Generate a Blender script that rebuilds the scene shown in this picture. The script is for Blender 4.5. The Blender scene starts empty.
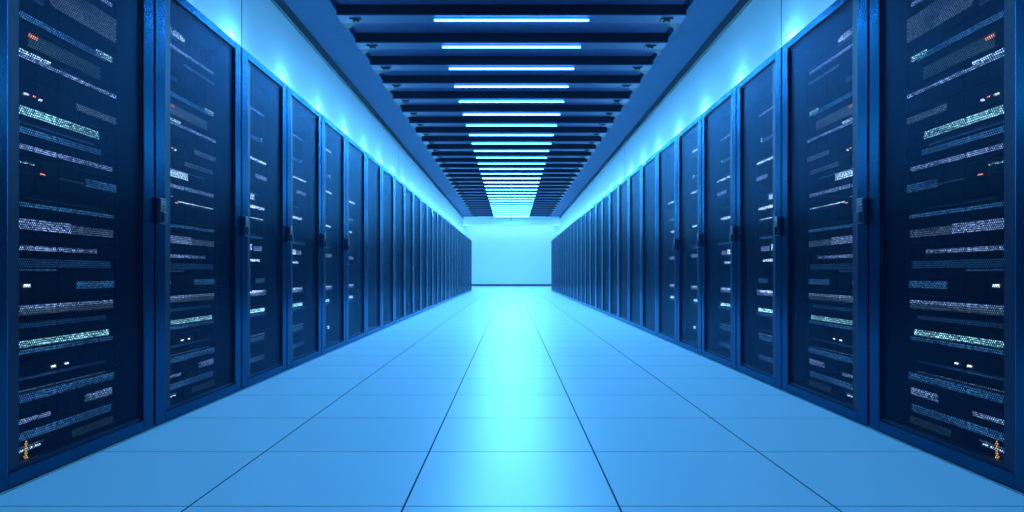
import bpy, bmesh, math, random
from mathutils import Vector, Matrix

random.seed(7)
C = bpy.context.scene.collection

# ------------------------------------------------------------------ sizes (metres)
CAM_Z = 0.71
XF = 1.649            # aisle face of the rack doors
XW = 2.59             # side walls
Y0, Y1 = -3.0, 35.0   # room ends
RACK_H = 2.10
SOF_Z = 3.77          # underside of the side soffits
CEIL_Z = 3.84
BEAM_Z = 3.71         # underside of the joists
PITCH = 0.83
ORD = ['nearest', 'second', 'third', 'fourth', 'fifth', 'sixth', 'seventh', 'eighth', 'ninth', 'tenth',
       'eleventh', 'twelfth', 'thirteenth', 'fourteenth', 'fifteenth', 'sixteenth', 'seventeenth',
       'eighteenth', 'nineteenth', 'twentieth', 'twenty-first', 'twenty-second', 'twenty-third',
       'twenty-fourth', 'twenty-fifth', 'twenty-sixth', 'twenty-seventh', 'twenty-eighth',
       'twenty-ninth', 'thirtieth', 'thirty-first', 'thirty-second', 'thirty-third', 'thirty-fourth']

# ------------------------------------------------------------------ materials
def new_mat(name):
    m = bpy.data.materials.new(name); m.use_nodes = True
    nt = m.node_tree
    return m, nt, nt.nodes['Principled BSDF']

def N(nt, kind, **kw):
    n = nt.nodes.new(kind)
    for k, v in kw.items():
        setattr(n, k, v)
    return n

def M_(nt, op, a, b=None, c=None):
    n = nt.nodes.new('ShaderNodeMath'); n.operation = op
    for i, v in enumerate((a, b, c)):
        if v is None: continue
        if isinstance(v, (int, float)): n.inputs[i].default_value = v
        else: nt.links.new(v, n.inputs[i])
    return n.outputs[0]

def simple(name, col, rough=0.5, metal=0.0, noise=0.0, nscale=8.0, spec=0.5):
    m, nt, p = new_mat(name)
    p.inputs['Roughness'].default_value = rough
    p.inputs['Metallic'].default_value = metal
    p.inputs['Specular IOR Level'].default_value = spec
    tc = N(nt, 'ShaderNodeTexCoord')
    nz = N(nt, 'ShaderNodeTexNoise'); nz.inputs['Scale'].default_value = nscale
    nt.links.new(tc.outputs['Object'], nz.inputs['Vector'])
    r = N(nt, 'ShaderNodeValToRGB')
    r.color_ramp.elements[0].position = 0.3; r.color_ramp.elements[1].position = 0.7
    r.color_ramp.elements[0].color = tuple(c * (1 - noise) for c in col) + (1,)
    r.color_ramp.elements[1].color = tuple(min(1, c * (1 + noise)) for c in col) + (1,)
    nt.links.new(nz.outputs['Fac'], r.inputs['Fac'])
    nt.links.new(r.outputs['Color'], p.inputs['Base Color'])
    return m

def emit(name, col, strength):
    m, nt, p = new_mat(name)
    p.inputs['Base Color'].default_value = (0.6, 0.6, 0.6, 1)
    p.inputs['Emission Color'].default_value = col + (1,)
    p.inputs['Emission Strength'].default_value = strength
    return m

def led_bar(name, col, strength, lo=0.40, hi=0.62, sy=60, sz=160):
    """a grille of small lamps behind a perforated bezel: bright specks, broken up"""
    m, nt, p = new_mat(name)
    p.inputs['Base Color'].default_value = tuple(0.06 + 0.15 * c for c in col) + (1,)
    p.inputs['Roughness'].default_value = 0.4
    tc = N(nt, 'ShaderNodeTexCoord')
    mp = N(nt, 'ShaderNodeMapping'); mp.inputs['Scale'].default_value = (1, sy, sz)
    nt.links.new(tc.outputs['Object'], mp.inputs['Vector'])
    nz = N(nt, 'ShaderNodeTexNoise'); nz.inputs['Scale'].default_value = 1.0; nz.inputs['Detail'].default_value = 3
    nt.links.new(mp.outputs['Vector'], nz.inputs['Vector'])
    mp2 = N(nt, 'ShaderNodeMapping'); mp2.inputs['Scale'].default_value = (1, 5, 30)
    nt.links.new(tc.outputs['Object'], mp2.inputs['Vector'])
    nz2 = N(nt, 'ShaderNodeTexNoise'); nz2.inputs['Scale'].default_value = 1.0
    nt.links.new(mp2.outputs['Vector'], nz2.inputs['Vector'])
    a = N(nt, 'ShaderNodeMapRange'); a.inputs[1].default_value = lo; a.inputs[2].default_value = hi
    nt.links.new(nz.outputs['Fac'], a.inputs[0])
    b = N(nt, 'ShaderNodeMapRange'); b.inputs[1].default_value = 0.25; b.inputs[2].default_value = 0.6
    b.inputs[3].default_value = 0.12
    nt.links.new(nz2.outputs['Fac'], b.inputs[0])
    s = M_(nt, 'MULTIPLY', M_(nt, 'MULTIPLY', a.outputs[0], b.outputs[0]), strength * 1.75)
    p.inputs['Emission Color'].default_value = col + (1,)
    nt.links.new(s, p.inputs['Emission Strength'])
    return m

def perforated(name):
    m, nt, p = new_mat(name)
    p.inputs['Base Color'].default_value = (0.006, 0.022, 0.055, 1)
    p.inputs['Metallic'].default_value = 0.65
    p.inputs['Roughness'].default_value = 0.34
    tc = N(nt, 'ShaderNodeTexCoord')
    sp = N(nt, 'ShaderNodeSeparateXYZ'); nt.links.new(tc.outputs['Object'], sp.inputs[0])
    a, b = 0.0092, 0.0160      # hexagonal hole pitch
    def holes(oy, oz):
        fy = M_(nt, 'SUBTRACT', M_(nt, 'FRACT', M_(nt, 'ADD', M_(nt, 'DIVIDE', sp.outputs['Y'], a), oy)), 0.5)
        fz = M_(nt, 'SUBTRACT', M_(nt, 'FRACT', M_(nt, 'ADD', M_(nt, 'DIVIDE', sp.outputs['Z'], b), oz)), 0.5)
        dy = M_(nt, 'MULTIPLY', fy, a); dz = M_(nt, 'MULTIPLY', fz, b)
        return M_(nt, 'SQRT', M_(nt, 'ADD', M_(nt, 'MULTIPLY', dy, dy), M_(nt, 'MULTIPLY', dz, dz)))
    d = M_(nt, 'MINIMUM', holes(100, 100), holes(100.5, 100.5))
    hole = M_(nt, 'LESS_THAN', d, 0.0036)
    tr = N(nt, 'ShaderNodeBsdfTransparent')
    mx = N(nt, 'ShaderNodeMixShader')
    nt.links.new(hole, mx.inputs[0])
    nt.links.new(p.outputs[0], mx.inputs[1]); nt.links.new(tr.outputs[0], mx.inputs[2])
    nt.links.new(mx.outputs[0], nt.nodes['Material Output'].inputs['Surface'])
    return m

def floor_mat():
    m, nt, p = new_mat('raised_floor_tiles')
    TW, TD = 0.657, 0.562
    tc = N(nt, 'ShaderNodeTexCoord')
    sp = N(nt, 'ShaderNodeSeparateXYZ'); nt.links.new(tc.outputs['Object'], sp.inputs[0])
    def dist(sock, step, off):
        f = M_(nt, 'FRACT', M_(nt, 'ADD', M_(nt, 'DIVIDE', sock, step), off))
        return M_(nt, 'MULTIPLY', M_(nt, 'MINIMUM', f, M_(nt, 'SUBTRACT', 1.0, f)), step)
    dx = dist(sp.outputs['X'], TW, 100.5)
    dy = dist(sp.outputs['Y'], TD, 100 - 0.265)
    line = M_(nt, 'MAXIMUM', M_(nt, 'LESS_THAN', dx, 0.0030), M_(nt, 'LESS_THAN', dy, 0.0022))
    # each tile its own very slight tone
    cx = M_(nt, 'FLOOR', M_(nt, 'ADD', M_(nt, 'DIVIDE', sp.outputs['X'], TW), 100.5))
    cy = M_(nt, 'FLOOR', M_(nt, 'ADD', M_(nt, 'DIVIDE', sp.outputs['Y'], TD), 100 - 0.265))
    cb = N(nt, 'ShaderNodeCombineXYZ'); nt.links.new(cx, cb.inputs[0]); nt.links.new(cy, cb.inputs[1])
    wn = N(nt, 'ShaderNodeTexWhiteNoise'); nt.links.new(cb.outputs[0], wn.inputs['Vector'])
    mr = N(nt, 'ShaderNodeMapRange'); mr.inputs[3].default_value = 0.97; mr.inputs[4].default_value = 1.0
    nt.links.new(wn.outputs['Value'], mr.inputs[0])
    hs = N(nt, 'ShaderNodeVectorMath', operation='SCALE'); hs.inputs[0].default_value = (0.74, 0.90, 0.95)
    nt.links.new(mr.outputs[0], hs.inputs['Scale'])
    mix = N(nt, 'ShaderNodeMix', data_type='RGBA')
    nt.links.new(line, mix.inputs[0]); nt.links.new(hs.outputs[0], mix.inputs[6])
    mix.inputs[7].default_value = (0.02, 0.022, 0.03, 1)
    nt.links.new(mix.outputs[2], p.inputs['Base Color'])
    nz = N(nt, 'ShaderNodeTexNoise'); nz.inputs['Scale'].default_value = 3.0
    nt.links.new(tc.outputs['Object'], nz.inputs['Vector'])
    r = N(nt, 'ShaderNodeMapRange'); r.inputs[3].default_value = 0.33; r.inputs[4].default_value = 0.37
    nt.links.new(nz.outputs['Fac'], r.inputs[0])
    nt.links.new(M_(nt, 'MAXIMUM', r.outputs[0], M_(nt, 'MULTIPLY', line, 0.9)), p.inputs['Roughness'])
    p.inputs['Specular IOR Level'].default_value = 0.75
    return m

def wall_mat(name, col, joints=True):
    m, nt, p = new_mat(name)
    p.inputs['Roughness'].default_value = 0.55
    tc = N(nt, 'ShaderNodeTexCoord')
    nz = N(nt, 'ShaderNodeTexNoise'); nz.inputs['Scale'].default_value = 1.5
    nt.links.new(tc.outputs['Object'], nz.inputs['Vector'])
    mr = N(nt, 'ShaderNodeMapRange'); mr.inputs[3].default_value = 0.96; mr.inputs[4].default_value = 1.0
    nt.links.new(nz.outputs['Fac'], mr.inputs[0])
    hs = N(nt, 'ShaderNodeVectorMath', operation='SCALE'); hs.inputs[0].default_value = col
    nt.links.new(mr.outputs[0], hs.inputs['Scale'])
    if joints:
        sp = N(nt, 'ShaderNodeSeparateXYZ'); nt.links.new(tc.outputs['Object'], sp.inputs[0])
        f = M_(nt, 'FRACT', M_(nt, 'ADD', M_(nt, 'DIVIDE', sp.outputs['Y'], 8.0), 10 - 0.72))
        d = M_(nt, 'MULTIPLY', M_(nt, 'MINIMUM', f, M_(nt, 'SUBTRACT', 1.0, f)), 8.0)
        line = M_(nt, 'LESS_THAN', d, 0.012)
        mix = N(nt, 'ShaderNodeMix', data_type='RGBA')
        nt.links.new(line, mix.inputs[0]); nt.links.new(hs.outputs[0], mix.inputs[6])
        mix.inputs[7].default_value = tuple(c * 0.3 for c in col) + (1,)
        nt.links.new(mix.outputs[2], p.inputs['Base Color'])
    else:
        nt.links.new(hs.outputs[0], p.inputs['Base Color'])
    return m

BLUE = (0.045, 0.36, 1.0)
mats = dict(
    floor=floor_mat(),
    wall=wall_mat('white_wall_panel', (0.80, 0.82, 0.84)),
    wallp=wall_mat('white_plaster', (0.80, 0.82, 0.84), False),
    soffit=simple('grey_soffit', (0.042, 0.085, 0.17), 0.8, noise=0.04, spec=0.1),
    trim=simple('dark_trim', (0.06, 0.07, 0.09), 0.5),
    base=simple('grey_skirting', (0.07, 0.08, 0.10), 0.4),
    ceil=simple('dark_ceiling_board', (0.02, 0.045, 0.13), 0.7, noise=0.15),
    beam=simple('painted_steel_joist', (0.025, 0.055, 0.15), 0.5, 0.2, noise=0.08),
    web=simple('shaded_steel_web', (0.003, 0.007, 0.028), 0.5, 0.2, noise=0.1),  # joist steel darkened, shade of the upright faces put into the colour
    clamp=simple('blackened_steel', (0.03, 0.035, 0.05), 0.4, 0.6),
    frame=simple('blue_grey_door_frame', (0.012, 0.075, 0.145), 0.24, 0.8, noise=0.0, nscale=3),
    inner=simple('navy_door_rebate', (0.015, 0.03, 0.07), 0.4, 0.5),
    cab=simple('navy_cabinet_steel', (0.004, 0.007, 0.016), 0.5, 0.3),
    panel=perforated('perforated_door_sheet'),
    chassis=simple('dark_equipment_steel', (0.003, 0.0045, 0.010), 0.6, 0.0, noise=0.3, nscale=30),
    lock=simple('dark_lock_plastic', (0.03, 0.05, 0.10), 0.3),
    cap=simple('grey_tube_cap', (0.4, 0.42, 0.45), 0.4),
    tube=emit('blue_white_tube', (0.06, 0.40, 1.0), 18.0),
    uplight=emit('cyan_uplight_lens', (0.12, 0.62, 1.0), 700.0),
    strip=emit('cyan_strip', (0.14, 0.50, 1.0), 70.0),
    wash=emit('cyan_wash_strip', (0.19, 0.66, 1.0), 45.0),
    lavb=led_bar('bright_lavender_grille', (0.38, 0.60, 0.95), 5.5),
    tealb=led_bar('bright_teal_grille', (0.30, 0.75, 0.90), 4.5),
    teal=led_bar('teal_light_grille', (0.30, 0.75, 0.90), 1.6),
    lav=led_bar('lavender_light_grille', (0.27, 0.46, 0.90), 1.3),
    white=led_bar('white_light_grille', (0.42, 0.72, 1.0), 2.6, 0.42, 0.6, 90, 200),
    blue=led_bar('blue_light_grille', (0.05, 0.23, 0.55), 0.9),
    dblue=led_bar('dim_blue_grille', (0.03, 0.13, 0.33), 0.5),
    grey=led_bar('dim_grey_grille', (0.22, 0.40, 0.60), 0.42),
    green=led_bar('dim_green_grille', (0.12, 0.30, 0.32), 0.28),
    orange=emit('orange_indicator', (1.0, 0.30, 0.10), 1.8),
    dot=emit('white_indicator', (0.75, 0.9, 1.0), 3.0),
    yellow=emit('glowing_yellow_cable', (1.0, 0.55, 0.08), 0.9),  # patch cable colour with an added glow, no lamp there
)

for k in ('frame', 'panel'):
    mats[k].node_tree.nodes['Principled BSDF'].inputs['Specular Tint'].default_value = (0.25, 0.60, 0.85, 1)
# ------------------------------------------------------------------ mesh helpers
def box(bm, x0, x1, y0, y1, z0, z1, bev=0.0, mi=0):
    if x0 > x1: x0, x1 = x1, x0
    vs = [bm.verts.new((x, y, z)) for x in (x0, x1) for y in (y0, y1) for z in (z0, z1)]
    fs = []
    for idx in ((0,1,3,2), (4,6,7,5), (0,4,5,1), (2,3,7,6), (0,2,6,4), (1,5,7,3)):
        f = bm.faces.new([vs[i] for i in idx]); f.material_index = mi; fs.append(f)
    if bev > 0:
        es = list({e for f in fs for e in f.edges})
        r = bmesh.ops.bevel(bm, geom=es, offset=bev, segments=2, profile=0.6, affect='EDGES')
        for f in r['faces']: f.material_index = mi
    return fs

def cyl(bm, p0, p1, r, seg=12, mi=0):
    p0, p1 = Vector(p0), Vector(p1); d = p1 - p0
    mt = Matrix.Translation((p0 + p1) / 2) @ d.to_track_quat('Z', 'Y').to_matrix().to_4x4()
    r_ = bmesh.ops.create_cone(bm, cap_ends=True, segments=seg, radius1=r, radius2=r, depth=d.length, matrix=mt)
    for v in r_['verts']:
        for f in v.link_faces: f.material_index = mi

def obj(name, bm, m, parent=None, smooth=False):
    bmesh.ops.recalc_face_normals(bm, faces=bm.faces)
    me = bpy.data.meshes.new(name); bm.to_mesh(me); bm.free()
    for k in (m if isinstance(m, (list, tuple)) else [m]): me.materials.append(mats[k])
    if smooth:
        for p in me.polygons: p.use_smooth = True
    o = bpy.data.objects.new(name, me); C.objects.link(o)
    if parent: o.parent = parent
    return o

def struct(name, bm, m):
    o = obj(name, bm, m); o['kind'] = 'structure'; return o

def tag(o, label, cat, group=None):
    o['label'] = label; o['category'] = cat
    if group: o['group'] = group
    return o

def empty(name, loc):
    o = bpy.data.objects.new(name, None); C.objects.link(o); o.location = loc
    o.empty_display_size = 0.1
    return o

def dup(root, loc):
    r = root.copy(); C.objects.link(r); r.location = loc
    for ch in list(root.children):
        c = ch.copy(); C.objects.link(c); c.parent = r
        for g in list(ch.children):
            d = g.copy(); C.objects.link(d); d.parent = c
    return r

# ------------------------------------------------------------------ the room
bm = bmesh.new(); box(bm, -XW, XW, Y0, Y1, -0.1, 0); struct('floor', bm, 'floor')
bm = bmesh.new(); box(bm, -XW - .1, -XW, Y0, Y1, -0.1, CEIL_Z + .1); struct('wall_left', bm, 'wall')
bm = bmesh.new(); box(bm, XW, XW + .1, Y0, Y1, -0.1, CEIL_Z + .1); struct('wall_right', bm, 'wall')
bm = bmesh.new(); box(bm, -XW - .1, XW + .1, Y1, Y1 + .1, -0.1, CEIL_Z + .1); struct('wall_far', bm, 'wallp')
bm = bmesh.new(); box(bm, -XW - .1, XW + .1, Y0 - .1, Y0, -0.1, CEIL_Z + .1); struct('wall_near', bm, 'wallp')
bm = bmesh.new(); box(bm, -XW, XW, Y0, Y1, CEIL_Z, CEIL_Z + .1); struct('ceiling', bm, 'ceil')
bm = bmesh.new(); box(bm, -XW, XW, Y1 - .02, Y1, 0, 0.12, .003); struct('baseboard_far', bm, 'base')
for n, s in ((1, -1), (2, 1)):
    bm = bmesh.new(); box(bm, s * 2.035, s * XW, Y0, 32.0, SOF_Z, CEIL_Z)
    struct('ceiling_soffit_' + ('left' if s < 0 else 'right'), bm, 'soffit')
    bm = bmesh.new(); box(bm, s * 2.55, s * XW, Y0, 32.0, SOF_Z - .12, SOF_Z)
    struct('trim_%d' % n, bm, 'trim')
# cross beam before the far wall
bm = bmesh.new(); box(bm, -XW, XW, 32.0, 32.3, 3.32, CEIL_Z, .01); struct('trim_3', bm, 'wallp')

# ------------------------------------------------------------------ joists and tubes
def make_beam():
    t = empty('ceiling_beam', (0, 0, BEAM_Z))
    bm = bmesh.new()
    h = CEIL_Z - BEAM_Z
    L = 2.03
    box(bm, -L, L, -.105, -.085, .018, h)              # camera side web
    box(bm, -L, L, .085, .105, .018, h)
    box(bm, -L, L, -.085, .085, h - .02, h)
    obj('joist', bm, 'web', t)
    bm = bmesh.new(); box(bm, -L, L, -.11, .11, 0, .018, .002)
    obj('flange', bm, 'beam', t)
    for s in (-1, 1):
        bm = bmesh.new()
        box(bm, s * 1.76, s * 1.90, -.045, .045, -.014, 0, .003)
        box(bm, s * 1.79, s * 1.87, -.02, .02, -.026, -.014, .003)
        cyl(bm, (s * 1.80, 0, -.034), (s * 1.80, 0, -.026), .008, 8)
        cyl(bm, (s * 1.86, 0, -.034), (s * 1.86, 0, -.026), .008, 8)
        obj('clamp', bm, 'clamp', t)
        bm = bmesh.new()                                # gusset behind the joist, under the ceiling
        for z0, z1 in ((.004, h),):
            vs = [bm.verts.new(v) for v in ((s * 2.025, .11, z0), (s * 1.86, .11, z0), (s * 2.025, .34, z0),
                                            (s * 2.025, .11, z1), (s * 1.86, .11, z1), (s * 2.025, .34, z1))]
            for f in ((0, 1, 2), (3, 5, 4), (0, 3, 4, 1), (1, 4, 5, 2), (2, 5, 3, 0)):
                bm.faces.new([vs[i] for i in f])
        obj('gusset', bm, 'web', t)
    return t

TUBE_L = bpy.data.lights.new('tube_output', 'AREA')
TUBE_L.shape = 'RECTANGLE'; TUBE_L.size = 1.78; TUBE_L.size_y = .024
TUBE_L.color = (.105, .47, 1.0); TUBE_L.energy = 48

def make_tube():
    t = empty('tube_light', (0, 0, BEAM_Z))
    r = .0125; TY, TZ = -.05, -.032
    bm = bmesh.new(); cyl(bm, (-.90, TY, TZ), (.90, TY, TZ), r, 14); obj('tube', bm, 'tube', t, True)
    for s in (-1, 1):
        bm = bmesh.new()
        cyl(bm, (s * .90, TY, TZ), (s * .918, TY, TZ), r + .002, 12)
        obj('end_cap', bm, 'cap', t)
    for x in (-.6, .6):
        bm = bmesh.new(); box(bm, x - .006, x + .006, TY - .008, TY + .008, TZ + .008, .002)
        obj('clip', bm, 'cap', t)
    o = bpy.data.objects.new('lamp_output', TUBE_L); C.objects.link(o); o.parent = t
    o.location = (0, TY, TZ - r - .001)
    return t

beam0 = make_beam(); tube0 = make_tube()
YB = 7.07
first_k = -6
kmax = int((31.9 - YB) / PITCH)
for k in range(first_k, kmax + 1):
    y = YB + PITCH * k
    b = beam0 if k == first_k else dup(beam0, (0, y, BEAM_Z))
    b.location.y = y
    if k < 0:
        lab = 'dark blue ceiling joist above the camera, %s before the first one in view' % ORD[-k].replace('nearest', 'first')
    else:
        lab = 'dark blue ceiling joist carrying the %s tube light of the row' % ORD[k]
    tag(b, lab, 'beam', 'ceiling joists')
    if k >= 0 or k in (-3, -6):
        c = tube0 if k == first_k else dup(tube0, (0, y, BEAM_Z))
        c.location.y = y
        if k < 0:
            lab = 'blue-white tube light above the camera, %s joist before the first one in view' % ORD[-k]
        else:
            lab = 'glowing blue-white tube light across the ceiling, %s of the row' % ORD[k]
        tag(c, lab, 'light', 'tube lights under the ceiling joists')

# thin cable along the middle of the ceiling
bm = bmesh.new()
cyl(bm, (0, 19.5, BEAM_Z - .075), (0, 31.9, BEAM_Z - .075), .010, 8)
cyl(bm, (0, 31.9, BEAM_Z - .07), (0, 31.9, 3.55), .016, 8)
for k in range(15, kmax + 1, 3):
    cyl(bm, (0, YB + PITCH * k + .06, BEAM_Z - .075), (0, YB + PITCH * k + .06, BEAM_Z), .006, 6)
tag(obj('ceiling_cable', bm, 'clamp'), 'thin dark cable hung along the ceiling middle, dropping at the far cross beam', 'cable')

# ------------------------------------------------------------------ uplights over the racks, wash behind the beam
for s, side in ((-1, 'left'), (1, 'right')):
    t = empty('uplight_rail', (s * XW, 0, 2.74))
    bm = bmesh.new(); box(bm, -s * .0, -s * .05, Y0 + .1, 34.8, -.06, -.02, .004); obj('rail', bm, 'clamp', t)
    bm = bmesh.new(); box(bm, -s * .018, -s * .036, Y0 + .2, 34.7, -.0199, -.014); obj('light_strip', bm, 'strip', t)
    y = 3.05
    while y < 34:
        bm = bmesh.new()
        cyl(bm, (-s * .055, y, -.02), (-s * .055, y, .03), .030, 12)
        l = obj('lamp_body', bm, 'clamp', t)
        bm = bmesh.new(); cyl(bm, (-s * .055, y, .03), (-s * .055, y, .040), .026, 12)
        obj('lamp_lens', bm, 'uplight', l)
        y += 1.25
    tag(t, 'rail of small cyan uplights on the wall behind the %s row of racks' % side, 'light', 'uplight rails')
t = empty('wash_light', (0, 34.35, CEIL_Z))
bm = bmesh.new(); box(bm, -2.3, 2.3, -.05, .05, -.05, 0, .004); obj('housing', bm, 'clamp', t)
bm = bmesh.new(); box(bm, -2.25, 2.25, -.03, .045, -.058, -.05); obj('lens', bm, 'wash', t)
tag(t, 'long cyan strip light on the ceiling behind the cross beam, washing the far wall', 'light')

# ------------------------------------------------------------------ racks
def make_rack(s, w, lock=True):
    """local: y from 0 (camera side) to w, front at x=0, depth runs to s*x"""
    t = empty('server_rack', (0, 0, 0))
    H = RACK_H; D = 0.90; g = .007
    bm = bmesh.new()
    X = lambda a: s * a
    box(bm, X(.034), X(D), g, .022, .02, H)                    # side sheets
    box(bm, X(.034), X(D), w - .022, w - g, .02, H)
    box(bm, X(.034), X(D), .022, w - .022, H - .03, H)        # roof
    box(bm, X(.034), X(D), .022, w - .022, .0, .05)           # floor tray
    box(bm, X(D - .02), X(D), .022, w - .022, .05, H - .03)   # back
    for y in (.022, w - .062):                                  # posts
        box(bm, X(.07), X(.10), y, y + .04, .05, H - .03)
    box(bm, X(.034), X(D), g, .022, 0, .02); box(bm, X(.034), X(D), w - .022, w - g, 0, .02)
    obj('cabinet', bm, 'cab', t)
    bm = bmesh.new()
    y0, y1 = g, w - g
    a, b = .082, .075                                           # near and far stile
    box(bm, 0, X(.032), y0, y0 + a, .005, H, .004)
    box(bm, 0, X(.032), y1 - b, y1, .005, H, .004)
    box(bm, 0, X(.032), y0 + a, y1 - b, H - .045, H, .003)
    box(bm, 0, X(.032), y0 + a, y1 - b, .005, .055, .003)
    i0, i1, k0, k1 = y0 + a, y1 - b, .055, H - .045
    box(bm, X(.010), X(.026), i0, i0 + .055, k0, k1, mi=1)      # rebate
    box(bm, X(.010), X(.026), i1 - .010, i1, k0, k1, mi=1)
    box(bm, X(.010), X(.026), i0 + .055, i1 - .010, k1 - .012, k1, mi=1)
    box(bm, X(.010), X(.026), i0 + .055, i1 - .010, k0, k0 + .012, mi=1)
    d = obj('door', bm, ['frame', 'inner'], t)
    bm = bmesh.new()
    box(bm, X(.0135), X(.0150), i0 + .05, i1 - .008, k0 + .01, k1 - .01)
    obj('perforated_panel', bm, 'panel', d)
    bm = bmesh.new()                                            # swing handle with lit keypad
    if lock:
        box(bm, X(-.022), 0, .006, .058, .945, 1.065, .006)
        box(bm, X(-.034), X(-.022), .016, .046, .95, 1.00, .004)
        obj('handle', bm, 'lock', d)
    # small lit marks on the lock, on its camera-side and aisle-side faces
    return t

marks = []
def lock_marks(door, s):
    bm = bmesh.new()
    rnd = random.Random(3)
    for r in range(4):
        z = 1.052 - r * .014
        for q in range(2):
            yy = .013 + q * .018
            box(bm, s * -.0235, s * -.022, yy, yy + .003, z - .008, z)
            box(bm, s * -.0235, s * -.022, yy + .006 + .003 * q, yy + .009 + .003 * q, z - .008, z - .001)
            box(bm, s * -.0235, s * -.022, yy, yy + .010, z - .005 + .003 * (r % 2), z - .003 + .003 * (r % 2))
    return obj('keypad', bm, 'grey', door)

U = [.001897, .002803, .003705, .004454, .005269, .006042, .006873]
YR = [u * 989.4 for u in U]
while len(YR) < 29: YR.append(YR[-1] + .8212)
YR = [YR[0] - .88] + YR                                         # one more before the first in view
far_proto = {}
for s, side in ((-1, 'left'), (1, 'right')):
    for i in range(len(YR) - 1):
        y, w = YR[i], YR[i + 1] - YR[i]
        if i >= 7 and s in far_proto:
            r = dup(far_proto[s], (s * XF, y, 0))
        else:
            r = make_rack(s, w, 1 < i < 7); r.location = (s * XF, y, 0)
            door = [c for c in r.children if c.name.startswith('door')][0]
            if 1 < i < 7: lock_marks(door, s)
            if i >= 7: far_proto[s] = r
        if i == 0:
            lab = 'tall navy server rack with perforated door at the near end of the %s row' % side
        else:
            lab = 'tall navy server rack with perforated door, %s in view along the %s row' % (ORD[i - 1], side)
        tag(r, lab, 'server rack', 'server racks in the %s row' % side)

# ------------------------------------------------------------------ equipment
# (z0, height, kind word, look, [(shape, t0, t1, z centre, thickness, material)])
L = 'light_bar'; V = 'vent_grille'; D_ = 'indicator_light'
UNITS = [
 (.052, .05, 'server', 'a dim green vent', [(V, .62, .97, .074, .03, 'green'), (L, .0, .40, .090, .008, 'grey'), (L, .02, .38, .079, .006, 'white')]),
 (.104, .066, 'server', 'a broad blue grille', [(V, .0, .95, .130, .030, 'blue')]),
 (.172, .053, 'switch', 'two lavender port banks', [(V, .72, .96, .200, .030, 'lav'), (L, .0, .45, .183, .014, 'lav')]),
 (.227, .083, 'server', 'a broad dark blue grille', [(V, .0, .98, .266, .030, 'blue'), (L, .0, .9, .290, .006, 'grey')]),
 (.312, .086, 'storage unit', 'a dark front and two white dots', [(D_, .46, .49, .358, .009, 'dot'), (D_, .56, .585, .360, .008, 'dot'), (V, .1, .9, .335, .012, 'dblue')]),
 (.400, .088, 'server', 'a bright cyan light bar', [(L, .0, .93, .458, .024, 'teal'), (V, .0, .97, .430, .016, 'blue')]),
 (.490, .063, 'server', 'a faint dark blue grille', [(V, .0, .9, .525, .018, 'dblue')]),
 (.555, .063, 'switch', 'a speckled grey-lavender grille', [(V, .0, .97, .580, .036, 'grey'), (L, .0, .97, .590, .012, 'lav')]),
 (.620, .078, 'storage unit', 'a blue patch at its far end', [(V, .65, .98, .664, .030, 'blue'), (D_, .27, .31, .668, .010, 'dot')]),
 (.700, .073, 'server', 'a dull navy grille', [(V, .0, .95, .750, .030, 'dblue'), (L, .1, .5, .725, .006, 'blue')]),
 (.775, .053, 'switch', 'a thin bright lavender bar', [(L, .0, .82, .804, .015, 'lav')]),
 (.830, .088, 'server', 'a wide speckled lavender grille', [(V, .0, .60, .890, .038, 'lav'), (V, .60, .97, .886, .034, 'grey')]),
 (.920, .078, 'server', 'a saturated blue light bar', [(L, .0, .98, .960, .018, 'blue'), (L, .3, .9, .985, .004, 'dblue')]),
 (1.000, .133, 'storage unit', 'a tall dark front and a blue corner', [(V, .72, 1., 1.085, .035, 'blue'), (D_, .38, .41, 1.080, .006, 'orange'), (D_, .5, .90, 1.078, .004, 'grey'), (L, .18, .34, 1.110, .005, 'teal')]),
 (1.135, .063, 'server', 'a crisp pale lavender bar', [(L, .0, .96, 1.166, .016, 'lav')]),
 (1.200, .068, 'server', 'a blue bar below a dim grille', [(V, .0, .86, 1.226, .022, 'blue'), (L, .1, .8, 1.252, .008, 'dblue')]),
 (1.270, .058, 'switch', 'a thick pale cyan light bar', [(L, .0, .84, 1.296, .032, 'teal')]),
 (1.330, .088, 'storage unit', 'pink dots and a grey-teal patch', [(V, .65, 1., 1.382, .026, 'grey'), (D_, .27, .30, 1.357, .006, 'dot'), (D_, .33, .345, 1.360, .006, 'orange'), (D_, .37, .39, 1.355, .006, 'dot')]),
 (1.420, .098, 'server', 'a long pale lavender bar under white specks', [(L, .0, 1.0, 1.492, .014, 'lav'), (V, .0, .45, 1.506, .012, 'white')]),
 (1.520, .088, 'server', 'a murky grille and an orange glow', [(V, .3, .85, 1.560, .05, 'green'), (D_, .30, .36, 1.575, .014, 'orange')]),
 (1.610, .068, 'server', 'a blue bar ending in a white patch', [(L, .0, .90, 1.636, .020, 'blue'), (V, .82, .96, 1.645, .026, 'teal')]),
 (1.680, .168, 'storage unit', 'a tall pale grey-teal block', [(V, .45, 1., 1.780, .10, 'grey'), (V, .0, .4, 1.72, .02, 'dblue'), (L, .5, .98, 1.825, .012, 'grey')]),
 (1.850, .068, 'server', 'a slanting-lit lavender grille near the top', [(L, .0, .96, 1.884, .018, 'lav')]),
 (1.920, .080, 'switch', 'a row of white glyph-like marks', [('lettering', .12, .52, 1.958, .032, 'white'), (V, .1, .5, 1.930, .010, 'dblue')]),
]
EXTRA_B = {15: [(V, .0, .55, 1.262 - .03, .036, 'white')], 13: [(L, .42, .95, 1.09, .005, 'white')], 19: [(V, .0, .85, 1.56, .05, 'grey')],
           16: [(L, .5, .95, 1.30, .022, 'grey')]}

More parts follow.
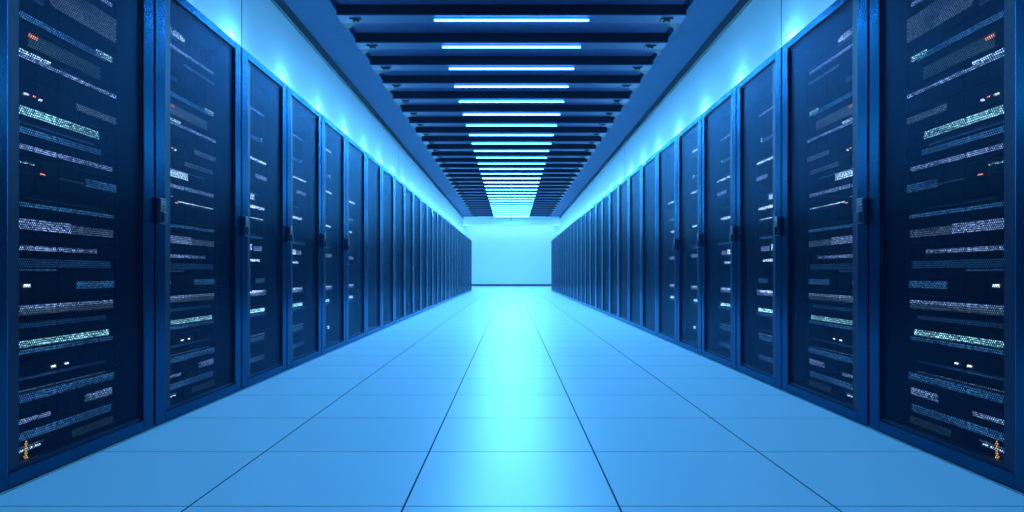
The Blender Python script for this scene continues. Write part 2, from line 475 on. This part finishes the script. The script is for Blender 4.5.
def deco(shape, bm, s, ya, yb, zc, th, depth):
    if shape == 'lettering':
        n = 7; st = (yb - ya) / n
        rnd = random.Random(11)
        for q in range(n):
            a = ya + q * st
            box(bm, s * (depth - .003), s * depth, a + st * .1, a + st * .28, zc - th / 2, zc + th / 2)
            box(bm, s * (depth - .003), s * depth, a + st * .6, a + st * .78, zc - th / 2, zc + th * rnd.uniform(.0, .5))
            zz = zc + th * rnd.choice((-.42, -.05, .35))
            box(bm, s * (depth - .003), s * depth, a + st * .28, a + st * .6, zz - .003, zz + .003)
    else:
        box(bm, s * (depth - .004), s * depth, ya, yb, zc - th / 2, zc + th / 2)

def unit_mesh(s, w, idx, rack_no, ys):
    z0, h, kind, look, decos = UNITS[idx]
    ya, yb = .088, w - .125
    W = yb - ya
    t = empty(kind.replace(' ', '_') if kind != 'switch' else 'network_switch', (0, 0, 0))
    bm = bmesh.new()
    x0 = .104
    box(bm, s * x0, s * .78, 0, W, 0, h, .0015)
    # drive bays or slots pressed into the front
    rnd = random.Random(idx * 31 + rack_no)
    n = 6 if kind != 'switch' else 12
    for q in range(n):
        a = W * (q + .12) / n; b = W * (q + .88) / n
        rows = max(1, int(h / .05))
        for r in range(rows):
            zz0 = h * (r + .12) / rows; zz1 = h * (r + .88) / rows
            box(bm, s * (x0 - .004), s * x0, a, b, zz0, zz1)
    obj('chassis', bm, 'chassis', t)
    bm = bmesh.new()
    box(bm, s * (x0 - .006), s * (x0 + .01), -.018, 0, .002, h - .002, .001)
    obj('rack_ear', bm, 'cap', t)
    bm = bmesh.new()
    box(bm, s * (x0 - .006), s * (x0 + .01), W, W + .018, .002, h - .002, .001)
    obj('rack_ear', bm, 'chassis', t)
    ds = list(decos)
    if rack_no >= 2 and idx in EXTRA_B: ds = EXTRA_B[idx] + ds[1:]
    if rack_no > 1:
        ds = [d for j, d in enumerate(ds) if not (rack_no > 3 and d[0] == D_ and j > 1)]
    if rack_no >= 2 and idx == 21:
        ds = ds[1:]; look = 'a tall dark front and a faint grille'
    for shp, t0, t1, zc, th, m in ds:
        if rack_no > 2: m = {'lav': 'lavb', 'teal': 'tealb', 'grey': 'lav'}.get(m, m)
        if rack_no > 2:
            t1 = max(t0 + .02, min(1, t1 + rnd.uniform(-.15, .05)))
        bm = bmesh.new()
        deco(shp, bm, s, W * t0, W * t1, zc - z0, th, x0 - .004)
        obj(shp, bm, m, t)
    t.location = (s * XF, ys + ya, z0)
    return t, kind, look

PLAN = {1: range(24), 2: range(24),
        3: [1, 3, 5, 7, 8, 10, 11, 12, 13, 14, 15, 17, 18, 20, 21, 23],
        4: [1, 3, 5, 7, 10, 11, 12, 14, 15, 17, 18, 20, 21, 23],
        5: [2, 5, 7, 11, 12, 14, 15, 18, 20, 22],
        6: [5, 7, 11, 14, 16, 18]}
for s, side in ((-1, 'left'), (1, 'right')):
    for rn, ids in PLAN.items():
        w = YR[rn + 1] - YR[rn]
        for n, idx in enumerate(ids):
            t, kind, look = unit_mesh(s, w, idx, rn, YR[rn])
            tag(t, '%s with %s in %s %s rack' % (kind, look, ORD[rn - 1], side),
                kind, 'rack equipment behind the %s doors' % side)
# yellow cable at the foot of the nearest racks
for s, side in ((-1, 'left'), (1, 'right')):
    bm = bmesh.new()
    cyl(bm, (0, 0, -.02), (0, 0, .034), .0036, 8); cyl(bm, (0, 0, -.026), (0, 0, -.02), .007, 8)
    o = obj('patch_cable', bm, 'yellow'); o.location = (s * (XF + .088), 2.147, .052 + .026)
    tag(o, 'short yellow patch cable at the foot of the nearest %s rack' % side, 'cable')

# ------------------------------------------------------------------ world, camera, view
wd = bpy.data.worlds.new('World'); bpy.context.scene.world = wd; wd.use_nodes = True
wd.node_tree.nodes['Background'].inputs[0].default_value = (0.01, 0.03, 0.08, 1)
cd = bpy.data.cameras.new('Camera'); cam = bpy.data.objects.new('Camera', cd); C.objects.link(cam)
cam.location = (0, 0, CAM_Z); cam.rotation_euler = (math.pi / 2, 0, 0)
cd.sensor_width = 36; cd.lens = 600 / 1024 * 36
cd.shift_x = 0.5 / 1024; cd.shift_y = 18 / 1024
cd.clip_start = 0.05; cd.clip_end = 200
sc = bpy.context.scene
sc.camera = cam
sc.view_settings.view_transform = 'Standard'; sc.view_settings.look = 'None'
sc.view_settings.gamma = 1; sc.view_settings.use_curve_mapping = False
sc.view_settings.exposure = 0.0
sc.cycles.use_denoising = True
sc.cycles.max_bounces = 10; sc.cycles.diffuse_bounces = 5; sc.cycles.transparent_max_bounces = 12
sc.cycles.sample_clamp_indirect = 6
